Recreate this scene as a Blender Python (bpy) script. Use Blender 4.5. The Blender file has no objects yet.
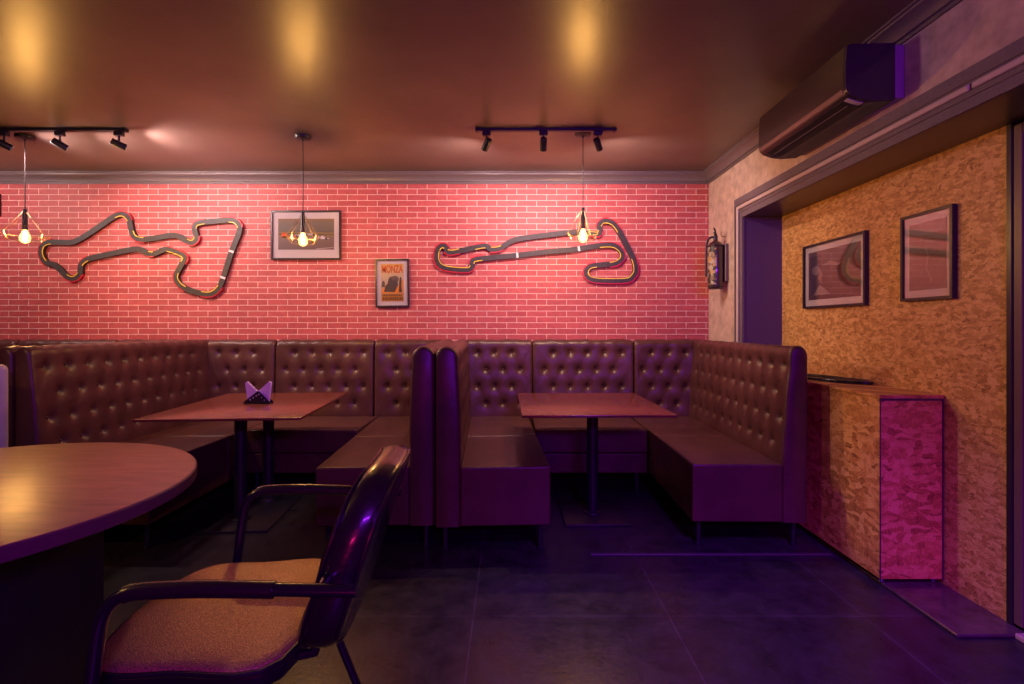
import bpy, bmesh, math, random
from math import sin, cos, pi, radians as R, exp, sqrt
from mathutils import Vector, Matrix
random.seed(7)
sc = bpy.context.scene
COL = sc.collection
F, EYE, VX, VY = 515.0, 1.2, 511.0, 327.0
BY = 4.48          # back wall
RX = 1.72          # right wall
PX = 2.00          # recessed board wall
CZ = 2.53          # ceiling

# ------------------------------------------------------------------ materials
def nm(name):
    m = bpy.data.materials.new(name); m.use_nodes = True
    nt = m.node_tree; b = nt.nodes['Principled BSDF']
    return m, nt, b
def N(nt, t, **kw):
    n = nt.nodes.new(t)
    for k, v in kw.items():
        if k in n.inputs: n.inputs[k].default_value = v
        else: setattr(n, k, v)
    return n
def L(nt, a, b): nt.links.new(a, b)
def plain(name, col, rough=.5, metal=0, bump=0, bscale=300, vary=0, coat=0, spec=.5, vscale=6):
    m, nt, b = nm(name)
    b.inputs['Base Color'].default_value = (*col, 1)
    b.inputs['Roughness'].default_value = rough
    b.inputs['Metallic'].default_value = metal
    b.inputs['Coat Weight'].default_value = coat
    b.inputs['Specular IOR Level'].default_value = spec
    tc = N(nt, 'ShaderNodeTexCoord')
    if vary:
        n = N(nt, 'ShaderNodeTexNoise', Scale=vscale, Detail=5.0)
        L(nt, tc.outputs['Object'], n.inputs['Vector'])
        r = N(nt, 'ShaderNodeValToRGB')
        r.color_ramp.elements[0].position = .3; r.color_ramp.elements[1].position = .7
        r.color_ramp.elements[0].color = (*[c * (1 - vary) for c in col], 1)
        r.color_ramp.elements[1].color = (*[min(1, c * (1 + vary)) for c in col], 1)
        L(nt, n.outputs['Fac'], r.inputs['Fac']); L(nt, r.outputs['Color'], b.inputs['Base Color'])
    if bump:
        n = N(nt, 'ShaderNodeTexNoise', Scale=bscale, Detail=3.0)
        L(nt, tc.outputs['Object'], n.inputs['Vector'])
        bp = N(nt, 'ShaderNodeBump', Strength=bump, Distance=.002)
        L(nt, n.outputs['Fac'], bp.inputs['Height']); L(nt, bp.outputs['Normal'], b.inputs['Normal'])
    return m
def wood(name, c1, c2, rough=.35, scale=(1, 12, 1), coat=.2):
    m, nt, b = nm(name)
    tc = N(nt, 'ShaderNodeTexCoord'); mp = N(nt, 'ShaderNodeMapping'); mp.inputs['Scale'].default_value = scale
    L(nt, tc.outputs['Object'], mp.inputs['Vector'])
    n = N(nt, 'ShaderNodeTexNoise', Scale=5.0, Detail=8.0, Distortion=.6); L(nt, mp.outputs[0], n.inputs['Vector'])
    r = N(nt, 'ShaderNodeValToRGB'); r.color_ramp.elements[0].position = .32; r.color_ramp.elements[1].position = .68
    r.color_ramp.elements[0].color = (*c1, 1); r.color_ramp.elements[1].color = (*c2, 1)
    L(nt, n.outputs['Fac'], r.inputs['Fac']); L(nt, r.outputs['Color'], b.inputs['Base Color'])
    b.inputs['Roughness'].default_value = rough; b.inputs['Coat Weight'].default_value = coat; b.inputs['Coat Roughness'].default_value = .25
    bp = N(nt, 'ShaderNodeBump', Strength=.15, Distance=.001); L(nt, n.outputs['Fac'], bp.inputs['Height']); L(nt, bp.outputs['Normal'], b.inputs['Normal'])
    return m
def leather(name, col, rough=.4):
    m, nt, b = nm(name)
    tc = N(nt, 'ShaderNodeTexCoord')
    v = N(nt, 'ShaderNodeTexVoronoi', Scale=420.0); L(nt, tc.outputs['Object'], v.inputs['Vector'])
    n = N(nt, 'ShaderNodeTexNoise', Scale=7.0, Detail=4.0); L(nt, tc.outputs['Object'], n.inputs['Vector'])
    r = N(nt, 'ShaderNodeValToRGB'); r.color_ramp.elements[0].position = .3; r.color_ramp.elements[1].position = .7
    r.color_ramp.elements[0].color = (*[c * .8 for c in col], 1); r.color_ramp.elements[1].color = (*[c * 1.2 for c in col], 1)
    L(nt, n.outputs['Fac'], r.inputs['Fac']); L(nt, r.outputs['Color'], b.inputs['Base Color'])
    b.inputs['Roughness'].default_value = rough
    b1 = N(nt, 'ShaderNodeBump', Strength=.25, Distance=.0008); L(nt, v.outputs['Distance'], b1.inputs['Height'])
    n2 = N(nt, 'ShaderNodeTexNoise', Scale=14.0, Detail=2.0); L(nt, tc.outputs['Object'], n2.inputs['Vector'])
    b2 = N(nt, 'ShaderNodeBump', Strength=.4, Distance=.006); L(nt, n2.outputs['Fac'], b2.inputs['Height'])
    L(nt, b1.outputs['Normal'], b2.inputs['Normal']); L(nt, b2.outputs['Normal'], b.inputs['Normal'])
    return m
def osb(name, cols, cell=14.0, swap=False):
    m, nt, b = nm(name)
    tc = N(nt, 'ShaderNodeTexCoord')
    sep = N(nt, 'ShaderNodeSeparateXYZ'); L(nt, tc.outputs['Object'], sep.inputs[0])
    # planar projection that works on every upright face: (x + y, z)
    ad = N(nt, 'ShaderNodeMath', operation='ADD'); L(nt, sep.outputs[0], ad.inputs[0]); L(nt, sep.outputs[1], ad.inputs[1])
    cb = N(nt, 'ShaderNodeCombineXYZ'); L(nt, ad.outputs[0], cb.inputs[0]); L(nt, sep.outputs[2], cb.inputs[1])
    cur = None; hgt = None
    for k in range(3):
        nz = N(nt, 'ShaderNodeTexNoise', Scale=9.0 + 3 * k, Detail=2.0); L(nt, cb.outputs[0], nz.inputs['Vector'])
        mx = N(nt, 'ShaderNodeMixRGB', blend_type='ADD'); mx.inputs[0].default_value = .05
        L(nt, cb.outputs[0], mx.inputs[1]); L(nt, nz.outputs['Color'], mx.inputs[2])
        mp = N(nt, 'ShaderNodeMapping'); mp.inputs['Location'].default_value = (3.1 * k, 1.7 * k, 0)
        mp.inputs['Rotation'].default_value = (0, 0, k * 1.05 + .5); mp.inputs['Scale'].default_value = (1, 2.1, 1)
        L(nt, mx.outputs[0], mp.inputs['Vector'])
        v = N(nt, 'ShaderNodeTexVoronoi', Scale=cell * (1 + .25 * k)); L(nt, mp.outputs[0], v.inputs['Vector'])
        sp = N(nt, 'ShaderNodeSeparateColor'); L(nt, v.outputs['Color'], sp.inputs[0])
        # each flake has its own grain direction
        an = N(nt, 'ShaderNodeMath', operation='MULTIPLY'); an.inputs[1].default_value = 6.28; L(nt, sp.outputs[0], an.inputs[0])
        vr = N(nt, 'ShaderNodeVectorRotate', rotation_type='Z_AXIS'); L(nt, cb.outputs[0], vr.inputs['Vector']); L(nt, an.outputs[0], vr.inputs['Angle'])
        mp2 = N(nt, 'ShaderNodeMapping'); mp2.inputs['Scale'].default_value = (14, 150, 1); L(nt, vr.outputs[0], mp2.inputs['Vector'])
        g = N(nt, 'ShaderNodeTexNoise', Scale=1.0, Detail=4.0); L(nt, mp2.outputs[0], g.inputs['Vector'])
        a2 = N(nt, 'ShaderNodeMath', operation='MULTIPLY_ADD'); a2.inputs[1].default_value = .85; L(nt, g.outputs['Fac'], a2.inputs[0])
        m3 = N(nt, 'ShaderNodeMath', operation='MULTIPLY'); m3.inputs[1].default_value = .45; L(nt, sp.outputs[1], m3.inputs[0]); L(nt, m3.outputs[0], a2.inputs[2])
        rr = N(nt, 'ShaderNodeValToRGB'); cr = rr.color_ramp
        cr.elements[0].position = .26; cr.elements[0].color = (*cols[0], 1)
        cr.elements[1].position = .86; cr.elements[1].color = (*cols[3], 1)
        e = cr.elements.new(.42); e.color = (*cols[1], 1); e = cr.elements.new(.62); e.color = (*cols[2], 1)
        L(nt, a2.outputs[0], rr.inputs['Fac'])
        if cur is None: cur = rr.outputs['Color']; hgt = a2.outputs[0]
        else:
            gt = N(nt, 'ShaderNodeMath', operation='GREATER_THAN'); gt.inputs[1].default_value = .52 + .08 * k; L(nt, sp.outputs[2], gt.inputs[0])
            mm = N(nt, 'ShaderNodeMixRGB'); L(nt, gt.outputs[0], mm.inputs[0]); L(nt, cur, mm.inputs[1]); L(nt, rr.outputs['Color'], mm.inputs[2])
            cur = mm.outputs[0]
    L(nt, cur, b.inputs['Base Color']); b.inputs['Roughness'].default_value = .5
    bp = N(nt, 'ShaderNodeBump', Strength=.3, Distance=.0015); L(nt, hgt, bp.inputs['Height']); L(nt, bp.outputs['Normal'], b.inputs['Normal'])
    return m
def brick():
    m, nt, b = nm('brick_wallpaper')
    tc = N(nt, 'ShaderNodeTexCoord'); sep = N(nt, 'ShaderNodeSeparateXYZ'); L(nt, tc.outputs['Object'], sep.inputs[0])
    ax = N(nt, 'ShaderNodeMath', operation='ADD'); ax.inputs[1].default_value = 20 * .1733 + .903 ; L(nt, sep.outputs[0], ax.inputs[0])
    az = N(nt, 'ShaderNodeMath', operation='ADD'); az.inputs[1].default_value = 40 * .0506 - 1.1365; L(nt, sep.outputs[2], az.inputs[0])
    cb = N(nt, 'ShaderNodeCombineXYZ'); L(nt, ax.outputs[0], cb.inputs[0]); L(nt, az.outputs[0], cb.inputs[1])
    br = nt.nodes.new('ShaderNodeTexBrick'); br.offset = .5; br.offset_frequency = 2
    br.inputs['Scale'].default_value = 1; br.inputs['Brick Width'].default_value = .1733; br.inputs['Row Height'].default_value = .0506
    br.inputs['Mortar Size'].default_value = .0029; br.inputs['Mortar Smooth'].default_value = .35; br.inputs['Bias'].default_value = 0
    br.inputs['Color1'].default_value = (.50, .092, .095, 1); br.inputs['Color2'].default_value = (.41, .068, .072, 1)
    br.inputs['Mortar'].default_value = (.78, .52, .47, 1)
    L(nt, cb.outputs[0], br.inputs['Vector'])
    mp = N(nt, 'ShaderNodeMapping'); mp.inputs['Scale'].default_value = (30, 1, 90); L(nt, tc.outputs['Object'], mp.inputs['Vector'])
    n = N(nt, 'ShaderNodeTexNoise', Scale=1.0, Detail=5.0); L(nt, mp.outputs[0], n.inputs['Vector'])
    mr = N(nt, 'ShaderNodeMapRange'); mr.inputs['To Min'].default_value = .62; mr.inputs['To Max'].default_value = 1.35; L(nt, n.outputs['Fac'], mr.inputs['Value'])
    mu = N(nt, 'ShaderNodeMixRGB', blend_type='MULTIPLY'); mu.inputs[0].default_value = 1; L(nt, br.outputs['Color'], mu.inputs[1]); L(nt, mr.outputs[0], mu.inputs[2])
    L(nt, mu.outputs[0], b.inputs['Base Color']); b.inputs['Roughness'].default_value = .55
    bp = N(nt, 'ShaderNodeBump', Strength=.2, Distance=.001, invert=True); L(nt, br.outputs['Fac'], bp.inputs['Height']); L(nt, bp.outputs['Normal'], b.inputs['Normal'])
    return m
def floor_mat():
    m, nt, b = nm('dark_stone_tiles')
    tc = N(nt, 'ShaderNodeTexCoord'); mp = N(nt, 'ShaderNodeMapping'); mp.inputs['Location'].default_value = (.156 + .81 * 20, -2.138 + .81 * 20, 0)
    L(nt, tc.outputs['Object'], mp.inputs['Vector'])
    br = nt.nodes.new('ShaderNodeTexBrick'); br.offset = 0
    br.inputs['Scale'].default_value = 1; br.inputs['Brick Width'].default_value = .81; br.inputs['Row Height'].default_value = .81
    br.inputs['Mortar Size'].default_value = .0022; br.inputs['Mortar Smooth'].default_value = .2
    br.inputs['Color1'].default_value = (.030, .024, .028, 1); br.inputs['Color2'].default_value = (.024, .019, .023, 1); br.inputs['Mortar'].default_value = (.07, .055, .065, 1)
    L(nt, mp.outputs[0], br.inputs['Vector'])
    n = N(nt, 'ShaderNodeTexNoise', Scale=9.0, Detail=9.0, Roughness=.7); L(nt, tc.outputs['Object'], n.inputs['Vector'])
    mr = N(nt, 'ShaderNodeMapRange'); mr.inputs['From Min'].default_value = .3; mr.inputs['From Max'].default_value = .7; mr.inputs['To Min'].default_value = .45; mr.inputs['To Max'].default_value = 1.5; L(nt, n.outputs['Fac'], mr.inputs['Value'])
    mu = N(nt, 'ShaderNodeMixRGB', blend_type='MULTIPLY'); mu.inputs[0].default_value = 1; L(nt, br.outputs['Color'], mu.inputs[1]); L(nt, mr.outputs[0], mu.inputs[2])
    L(nt, mu.outputs[0], b.inputs['Base Color'])
    r2 = N(nt, 'ShaderNodeMapRange'); r2.inputs['To Min'].default_value = .16; r2.inputs['To Max'].default_value = .50; L(nt, n.outputs['Fac'], r2.inputs['Value']); L(nt, r2.outputs[0], b.inputs['Roughness'])
    n2 = N(nt, 'ShaderNodeTexNoise', Scale=45.0, Detail=6.0); L(nt, tc.outputs['Object'], n2.inputs['Vector'])
    bp = N(nt, 'ShaderNodeBump', Strength=.25, Distance=.003); L(nt, n2.outputs['Fac'], bp.inputs['Height']); L(nt, bp.outputs['Normal'], b.inputs['Normal'])
    return m
def emis(name, col, s):
    m, nt, b = nm(name)
    b.inputs['Base Color'].default_value = (*col, 1); b.inputs['Emission Color'].default_value = (*col, 1); b.inputs['Emission Strength'].default_value = s
    return m
def clear(name, tint, gloss=.2, em=0, ecol=(1, 1, 1)):
    m, nt, b = nm(name); nt.nodes.remove(b); out = nt.nodes['Material Output']
    t = N(nt, 'ShaderNodeBsdfTransparent'); t.inputs[0].default_value = (*tint, 1)
    g = N(nt, 'ShaderNodeBsdfGlossy'); g.inputs['Roughness'].default_value = .04
    lw = N(nt, 'ShaderNodeLayerWeight'); lw.inputs['Blend'].default_value = .5
    pw = N(nt, 'ShaderNodeMath', operation='POWER'); pw.inputs[1].default_value = 3.2; L(nt, lw.outputs['Facing'], pw.inputs[0])
    fr = N(nt, 'ShaderNodeMath', operation='MULTIPLY_ADD'); fr.inputs[1].default_value = .9; fr.inputs[2].default_value = .05; L(nt, pw.outputs[0], fr.inputs[0])
    mx = N(nt, 'ShaderNodeMixShader'); ma = N(nt, 'ShaderNodeMath', operation='ADD'); ma.inputs[1].default_value = gloss; L(nt, fr.outputs[0], ma.inputs[0])
    L(nt, ma.outputs[0], mx.inputs[0]); L(nt, t.outputs[0], mx.inputs[1]); L(nt, g.outputs[0], mx.inputs[2])
    last = mx.outputs[0]
    if em:
        e = N(nt, 'ShaderNodeEmission', Strength=em); e.inputs[0].default_value = (*ecol, 1)
        ad = N(nt, 'ShaderNodeAddShader'); L(nt, last, ad.inputs[0]); L(nt, e.outputs[0], ad.inputs[1]); last = ad.outputs[0]
    L(nt, last, out.inputs[0])
    return m

M_LEA = leather('brown_vinyl', (.082, .026, .025), .38)
M_BUT = leather('brown_vinyl_button', (.070, .022, .020), .5)
M_PIPE = plain('dark_vinyl_seam', (.03, .010, .010), .6)
M_TOP = wood('red_brown_laminate', (.130, .028, .022), (.19, .044, .034), .22, (10, 1.2, 1))
M_ROUND = wood('walnut_laminate', (.28, .115, .072), (.42, .18, .115), .31, (1.2, 7, 1), 0)
M_EDGE = plain('laminate_edge', (.11, .045, .06), .4)
M_BLK = plain('black_powder_coat', (.014, .012, .018), .38, bump=.15)
M_BLKG = plain('gloss_black', (.010, .009, .013), .16, coat=.5)
M_FRAME = plain('black_frame_paint', (.022, .015, .020), .35)
M_MAT = plain('white_mount_board', (.66, .58, .62), .8)
M_CEIL = plain('brown_ceiling_paint', (.135, .092, .078), .34, bump=.5, bscale=5, vary=.16, vscale=2.5)
M_PLAST = plain('beige_textured_plaster', (.50, .36, .31), .7, bump=.5, bscale=60, vary=.22, vscale=16)
M_CORN = plain('grey_cornice_paint', (.14, .105, .115), .38)
M_TRIM = plain('mauve_grey_rexine', (.15, .11, .14), .6, bump=.6, bscale=500, vary=.15, vscale=80)
M_STRIP = plain('pale_moulding', (.55, .42, .40), .4)
M_SOFF = plain('dark_soffit_laminate', (.065, .038, .038), .3, bump=.1)
M_JAMB = plain('purple_grey_jamb', (.10, .055, .13), .45, bump=.2)
M_OSB = osb('strand_board_wall', [(.14, .052, .014), (.40, .18, .045), (.56, .28, .075), (.74, .42, .15)], 26)
M_OSB2 = osb('strand_board_cabinet', [(.10, .035, .010), (.42, .17, .035), (.62, .27, .055), (.82, .44, .12)], 15)
M_BRICK = brick()
M_FLOOR = floor_mat()
M_SILL = plain('brown_granite_sill', (.085, .050, .050), .18, vary=.3, vscale=14)
M_DARKW = plain('dark_wall_paint', (.10, .06, .07), .7)
M_YEL = plain('yellow_kerb_paint', (.80, .55, .03), .4)
M_RED = plain('red_kerb_paint', (.55, .01, .03), .4)
M_TRACK = plain('charcoal_track_wood', (.036, .026, .026), .5, vary=.3, vscale=30)
M_WHITE = plain('white_mark_paint', (.7, .6, .62), .6)
M_GOLD = plain('brass_wire', (.42, .28, .13), .3, metal=1)
M_CORD = plain('black_cord', (.015, .010, .012), .6)
M_AC = plain('glossy_black_plastic', (.030, .020, .025), .28, coat=.3)
M_ACD = plain('matte_black_plastic', (.012, .009, .012), .45)
M_LABEL = plain('silver_sticker', (.55, .48, .48), .4)
M_NAP = plain('white_paper_napkin', (.80, .62, .85), .85)
M_CHAIRV = plain('black_chair_vinyl', (.020, .012, .014), .27, coat=.35, bump=.9, bscale=22)
M_CHAIRSEAT = plain('brown_glitter_vinyl', (.50, .33, .13), .40, metal=.55, bump=.8, bscale=350, vary=.5, vscale=260)
M_TUBE = plain('black_chair_tube', (.016, .012, .016), .20, coat=.3)
M_GLASS = clear('picture_glass', (.97, .97, .97), .02)
M_BULB = clear('amber_bulb_glass', (1, .9, .7), .0, 2.2, (1, .55, .16))
M_FIL = emis('glowing_filament', (1, .62, .22), 160)
M_CHROME = plain('steel', (.5, .48, .5), .25, metal=1)

# ------------------------------------------------------------------ mesh helpers
class MB:
    def __init__(s): s.v = []; s.f = []
    def add(s, vs, fs):
        o = len(s.v); s.v += [tuple(v) for v in vs]; s.f += [tuple(i + o for i in f) for f in fs]; return s
    def box(s, x0, x1, y0, y1, z0, z1, bev=0, seg=2):
        bm = bmesh.new(); bmesh.ops.create_cube(bm, size=1)
        for v in bm.verts: v.co = Vector(((x0 + x1) / 2 + v.co.x * (x1 - x0), (y0 + y1) / 2 + v.co.y * (y1 - y0), (z0 + z1) / 2 + v.co.z * (z1 - z0)))
        if bev: bmesh.ops.bevel(bm, geom=list(bm.edges), offset=bev, segments=seg, profile=.5, affect='EDGES')
        bm.verts.index_update(); s.add([v.co for v in bm.verts], [[v.index for v in f.verts] for f in bm.faces]); bm.free(); return s
    def tube(s, pts, r, n=10, closed=False, sx=1, caps=True):
        P = [Vector(p) for p in pts]; m = len(P); vs = []; fs = []
        up = None
        for i in range(m):
            if closed: t = P[(i + 1) % m] - P[i - 1]
            else: t = P[min(i + 1, m - 1)] - P[max(i - 1, 0)]
            if t.length < 1e-9: t = Vector((0, 0, 1))
            t.normalize()
            if up is None:
                up = Vector((0, 0, 1)) if abs(t.z) < .9 else Vector((1, 0, 0))
            a = (up - t * up.dot(t)).normalized(); b = t.cross(a); up = a
            rr = r[i] if isinstance(r, (list, tuple)) else r
            for k in range(n):
                q = 2 * pi * k / n; vs.append(P[i] + a * cos(q) * rr + b * sin(q) * rr * sx)
        for i in range(m if closed else m - 1):
            j = (i + 1) % m
            for k in range(n): fs.append((i * n + k, i * n + (k + 1) % n, j * n + (k + 1) % n, j * n + k))
        if not closed and caps: fs.append(tuple(range(n))[::-1]); fs.append(tuple((m - 1) * n + k for k in range(n)))
        return s.add(vs, fs)
    def lathe(s, prof, c=(0, 0, 0), n=24, axis='z'):
        vs = []; fs = []; m = len(prof)
        for (r, z) in prof:
            for k in range(n):
                q = 2 * pi * k / n
                p = (r * cos(q), r * sin(q), z) if axis == 'z' else ((z, r * cos(q), r * sin(q)) if axis == 'x' else (r * cos(q), z, r * sin(q)))
                vs.append((p[0] + c[0], p[1] + c[1], p[2] + c[2]))
        for i in range(m - 1):
            for k in range(n): fs.append((i * n + k, i * n + (k + 1) % n, (i + 1) * n + (k + 1) % n, (i + 1) * n + k))
        fs.append(tuple(range(n))[::-1]); fs.append(tuple((m - 1) * n + k for k in range(n)))
        return s.add(vs, fs)
    def prism(s, poly, fn, h0, h1):
        n = len(poly); vs = [fn(a, b, h0) for a, b in poly] + [fn(a, b, h1) for a, b in poly]
        fs = [tuple(range(n)), tuple(range(2 * n - 1, n - 1, -1))] + [(i, (i + 1) % n, n + (i + 1) % n, n + i) for i in range(n)]
        return s.add(vs, fs)
    def xf(s, mat): s.v = [tuple(mat @ Vector(v)) for v in s.v]; return s
    def build(s, name, mat, parent=None, loc=(0, 0, 0), world=False, smooth=32, bev=0):
        off = Vector(loc)
        if world and parent is not None:
            p = parent; w = Vector((0, 0, 0))
            while p is not None: w += p.location; p = p.parent
            off = w + Vector(loc)
        me = bpy.data.meshes.new(name)
        me.from_pydata([tuple(Vector(v) - off) for v in s.v] if (world or parent is None) else s.v, [], s.f)
        bm = bmesh.new(); bm.from_mesh(me); bmesh.ops.remove_doubles(bm, verts=bm.verts, dist=1e-6); bmesh.ops.recalc_face_normals(bm, faces=bm.faces); bm.to_mesh(me); bm.free()
        if smooth: me.shade_smooth(); me.set_sharp_from_angle(angle=R(smooth))
        me.materials.append(mat)
        o = bpy.data.objects.new(name, me); COL.objects.link(o); o.location = loc
        if parent: o.parent = parent
        if bev:
            b = o.modifiers.new('bevel', 'BEVEL'); b.width = bev; b.segments = 2; b.limit_method = 'ANGLE'
        return o
def tag(o, label, cat, group=None, kind=None):
    o['label'] = label; o['category'] = cat
    if group: o['group'] = group
    if kind: o['kind'] = kind
    return o
def thing(name, label, cat, loc=(0, 0, 0), rz=0, group=None):
    o = bpy.data.objects.new(name, None); COL.objects.link(o); o.location = loc; o.rotation_euler = (0, 0, rz); o.empty_display_size = .1
    return tag(o, label, cat, group)
def struct(name, mb, mat, smooth=0, **k):
    o = mb.build(name, mat, smooth=smooth, **k); o['kind'] = 'structure'; return o
def copy_tree(o, parent=None):
    c = o.copy(); COL.objects.link(c); c.parent = parent
    for ch in list(o.children): copy_tree(ch, c)
    return c
def at(px, py, d): return Vector(((px - VX) * d / F, d, EYE - (py - VY) * d / F))
def catmull(P, n=6, closed=False):
    P = [Vector(p) for p in P]; m = len(P); out = []
    for i in range(m if closed else m - 1):
        if closed: a, b, c, d = P[i - 1], P[i], P[(i + 1) % m], P[(i + 2) % m]
        else: a, b, c, d = P[max(i - 1, 0)], P[i], P[i + 1], P[min(i + 2, m - 1)]
        for k in range(n):
            t = k / n
            out.append(.5 * ((2 * b) + (c - a) * t + (2 * a - 5 * b + 4 * c - d) * t * t + (3 * b - a - 3 * c + d) * t ** 3))
    if not closed: out.append(P[-1])
    return out
def fillet(P, r, n=7):
    P = [Vector(p) for p in P]; out = [P[0]]
    for i in range(1, len(P) - 1):
        a = (P[i - 1] - P[i]); b = (P[i + 1] - P[i]); rr = min(r, a.length * .49, b.length * .49)
        p0 = P[i] + a.normalized() * rr; p2 = P[i] + b.normalized() * rr
        for k in range(n + 1):
            t = k / n; out.append(p0 * (1 - t) ** 2 + P[i] * 2 * t * (1 - t) + p2 * t * t)
    out.append(P[-1]); return out

# ------------------------------------------------------------------ the room
LX, FY = -5.6, -3.2
def quadbox(*a): return MB().box(*a)
struct('floor', quadbox(LX - .1, PX + .1, FY - .1, BY + .1, -.12, 0), M_FLOOR)
struct('ceiling', quadbox(LX - .1, PX + .1, FY - .1, BY + .1, CZ, CZ + .12), M_CEIL)
struct('wall_back', quadbox(LX - .1, PX + .1, BY, BY + .12, 0, CZ), M_BRICK)
struct('wall_left', quadbox(LX - .12, LX, FY, BY, 0, CZ), M_DARKW)
struct('wall_front', quadbox(LX, PX + .1, FY - .12, FY, 0, CZ), M_DARKW)
JD, HZ = 3.80, 2.012
struct('wall_right', quadbox(RX, PX + .12, JD + .012, BY, 0, CZ), M_PLAST)                   # pier by the corner
struct('wall_right_upper', quadbox(RX, PX + .12, FY, JD + .012, HZ + .012, CZ), M_PLAST)      # beam over the recess
struct('wall_right_board', quadbox(PX, PX + .12, 2.072, JD + .012, 0, HZ), M_OSB)
struct('wall_right_front', quadbox(PX + .05, PX + .12, FY, 2.072, 0, HZ), M_DARKW)
struct('trim_1', quadbox(RX - .004, PX + .05, FY, JD + .012, HZ, HZ + .012), M_SOFF)          # soffit of the beam
struct('trim_2', quadbox(RX + .001, PX, JD, JD + .012, 0, HZ), M_JAMB)                       # jamb of the recess
# casing band around the opening, with a pale moulding down its middle
c = MB(); c.box(RX - .016, RX, JD - .004, JD + .135, 0, HZ + .155); c.box(RX - .016, RX, FY, JD - .004, HZ - .001, HZ + .155)
struct('trim_3', c, M_TRIM)
c = MB(); c.box(RX - .028, RX - .016, JD + .050, JD + .074, 0, HZ + .088, .004, 1)
c.box(RX - .028, RX - .016, 1.905, JD + .050, HZ + .064, HZ + .088, .004, 1); c.box(RX - .028, RX - .016, FY, 1.895, HZ + .064, HZ + .088, .004, 1)
struct('trim_4', c, M_STRIP)
for nme, (a0, a1) in (('trim_5', (.040, .046)), ('trim_6', (.100, .106))):
    c = MB(); c.box(RX - .021, RX - .016, JD + a0, JD + a1, 0, HZ + a1); c.box(RX - .021, RX - .016, FY, JD + a0, HZ + a0, HZ + a1)
    struct(nme, c, M_CORN)
# cornice: stepped cove section, (out, down) from wall/ceiling corner
prof = [(0, 0), (.082, 0), (.082, .012), (.072, .014), (.070, .022), (.060, .026), (.046, .034), (.034, .047), (.026, .062), (.024, .070), (.012, .072), (.012, .088), (0, .088)]
def cornice(name, p0, p1, nx, ny):
    mb = MB(); n = len(prof); vs = []
    for (x, y, mit) in (p0, p1):
        for (o, dn) in prof: vs.append((x + nx * o + (-abs(ny) * mit * o), y + ny * o + (-abs(nx) * mit * o), CZ - dn))
    fs = [tuple(range(n)), tuple(range(2 * n - 1, n - 1, -1))] + [(i, (i + 1) % n, n + (i + 1) % n, n + i) for i in range(n)]
    mb.add(vs, fs); return struct(name, mb, M_CORN, smooth=25)
cornice('trim_7', (LX, BY, 0), (RX, BY, 1), 0, -1)
cornice('trim_8', (RX, BY, 1), (RX, FY, 0), -1, 0)
# floor pieces by the recess
struct('trim_10', MB().box(RX, PX, 1.985, JD, 0, .014, .004, 1), M_SILL)
struct('trim_11', MB().box(.42, RX - .03, 2.702, 2.726, 0, .006, .002, 1), plain('steel_floor_strip', (.10, .07, .09), .45, metal=.3))
struct('trim_12', MB().box(PX - .06, PX + .05, 1.30, 1.985, 0, .022, .004, 1), plain('pale_threshold', (.42, .30, .24), .5, vary=.2))
# dark door beyond the strand board
D = struct('door_1', MB().box(PX + .012, PX + .05, 1.10, 2.010, .022, HZ - .05), plain('blue_black_door_glass', (.012, .010, .05), .08, coat=.5))
MB().box(PX - .004, PX + .05, 2.010, 2.047, .022, HZ - .012, .003, 1).box(PX - .004, PX + .05, 1.1, 2.010, HZ - .05, HZ - .012, .003, 1).build('door_frame', plain('brown_door_frame', (.13, .07, .065), .4), D, world=True)
struct('trim_13', MB().box(PX - .010, PX + .05, 2.047, 2.072, 0, HZ, .003, 1), M_FRAME)

# ------------------------------------------------------------------ banquettes
ZS, ZB, ZT = .46, .142, 1.095
def back_profile(z_low=ZB, t_low=.136, t_top=.122):
    p = []
    for k in range(5): p.append((t_low, z_low + (.44 - z_low) * k / 4))
    m = 44
    for k in range(1, m + 1):
        z = .44 + (ZT - .055 - .44) * k / m; q = k / m
        p.append((t_low + (t_top - t_low) * q ** 1.2 + .004 * sin(pi * q), z))
    r = t_top / 2; c = (r, ZT - .055)
    for k in range(1, 11):
        a = pi * k / 10; p.append((r + r * cos(a), ZT - .055 + .055 * sin(a)))
    for k in range(1, 7): p.append((0, ZT - .055 - (ZT - .055 - z_low) * k / 6))
    return p
W_, H_ = .144, .142
def buttons(s0, s1, phase=0):
    out = []
    for k in range(4):
        z = .985 - H_ * k; off = (W_ / 2 if (k + phase) % 2 else 0)
        n = int((s1 - s0 - .10) / W_); rest = (s1 - s0) - n * W_
        st = s0 + rest / 2 - W_ / 4 + off
        while st < s1 - .045:
            if st > s0 + .045: out.append((st, z))
            st += W_
    return out
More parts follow.
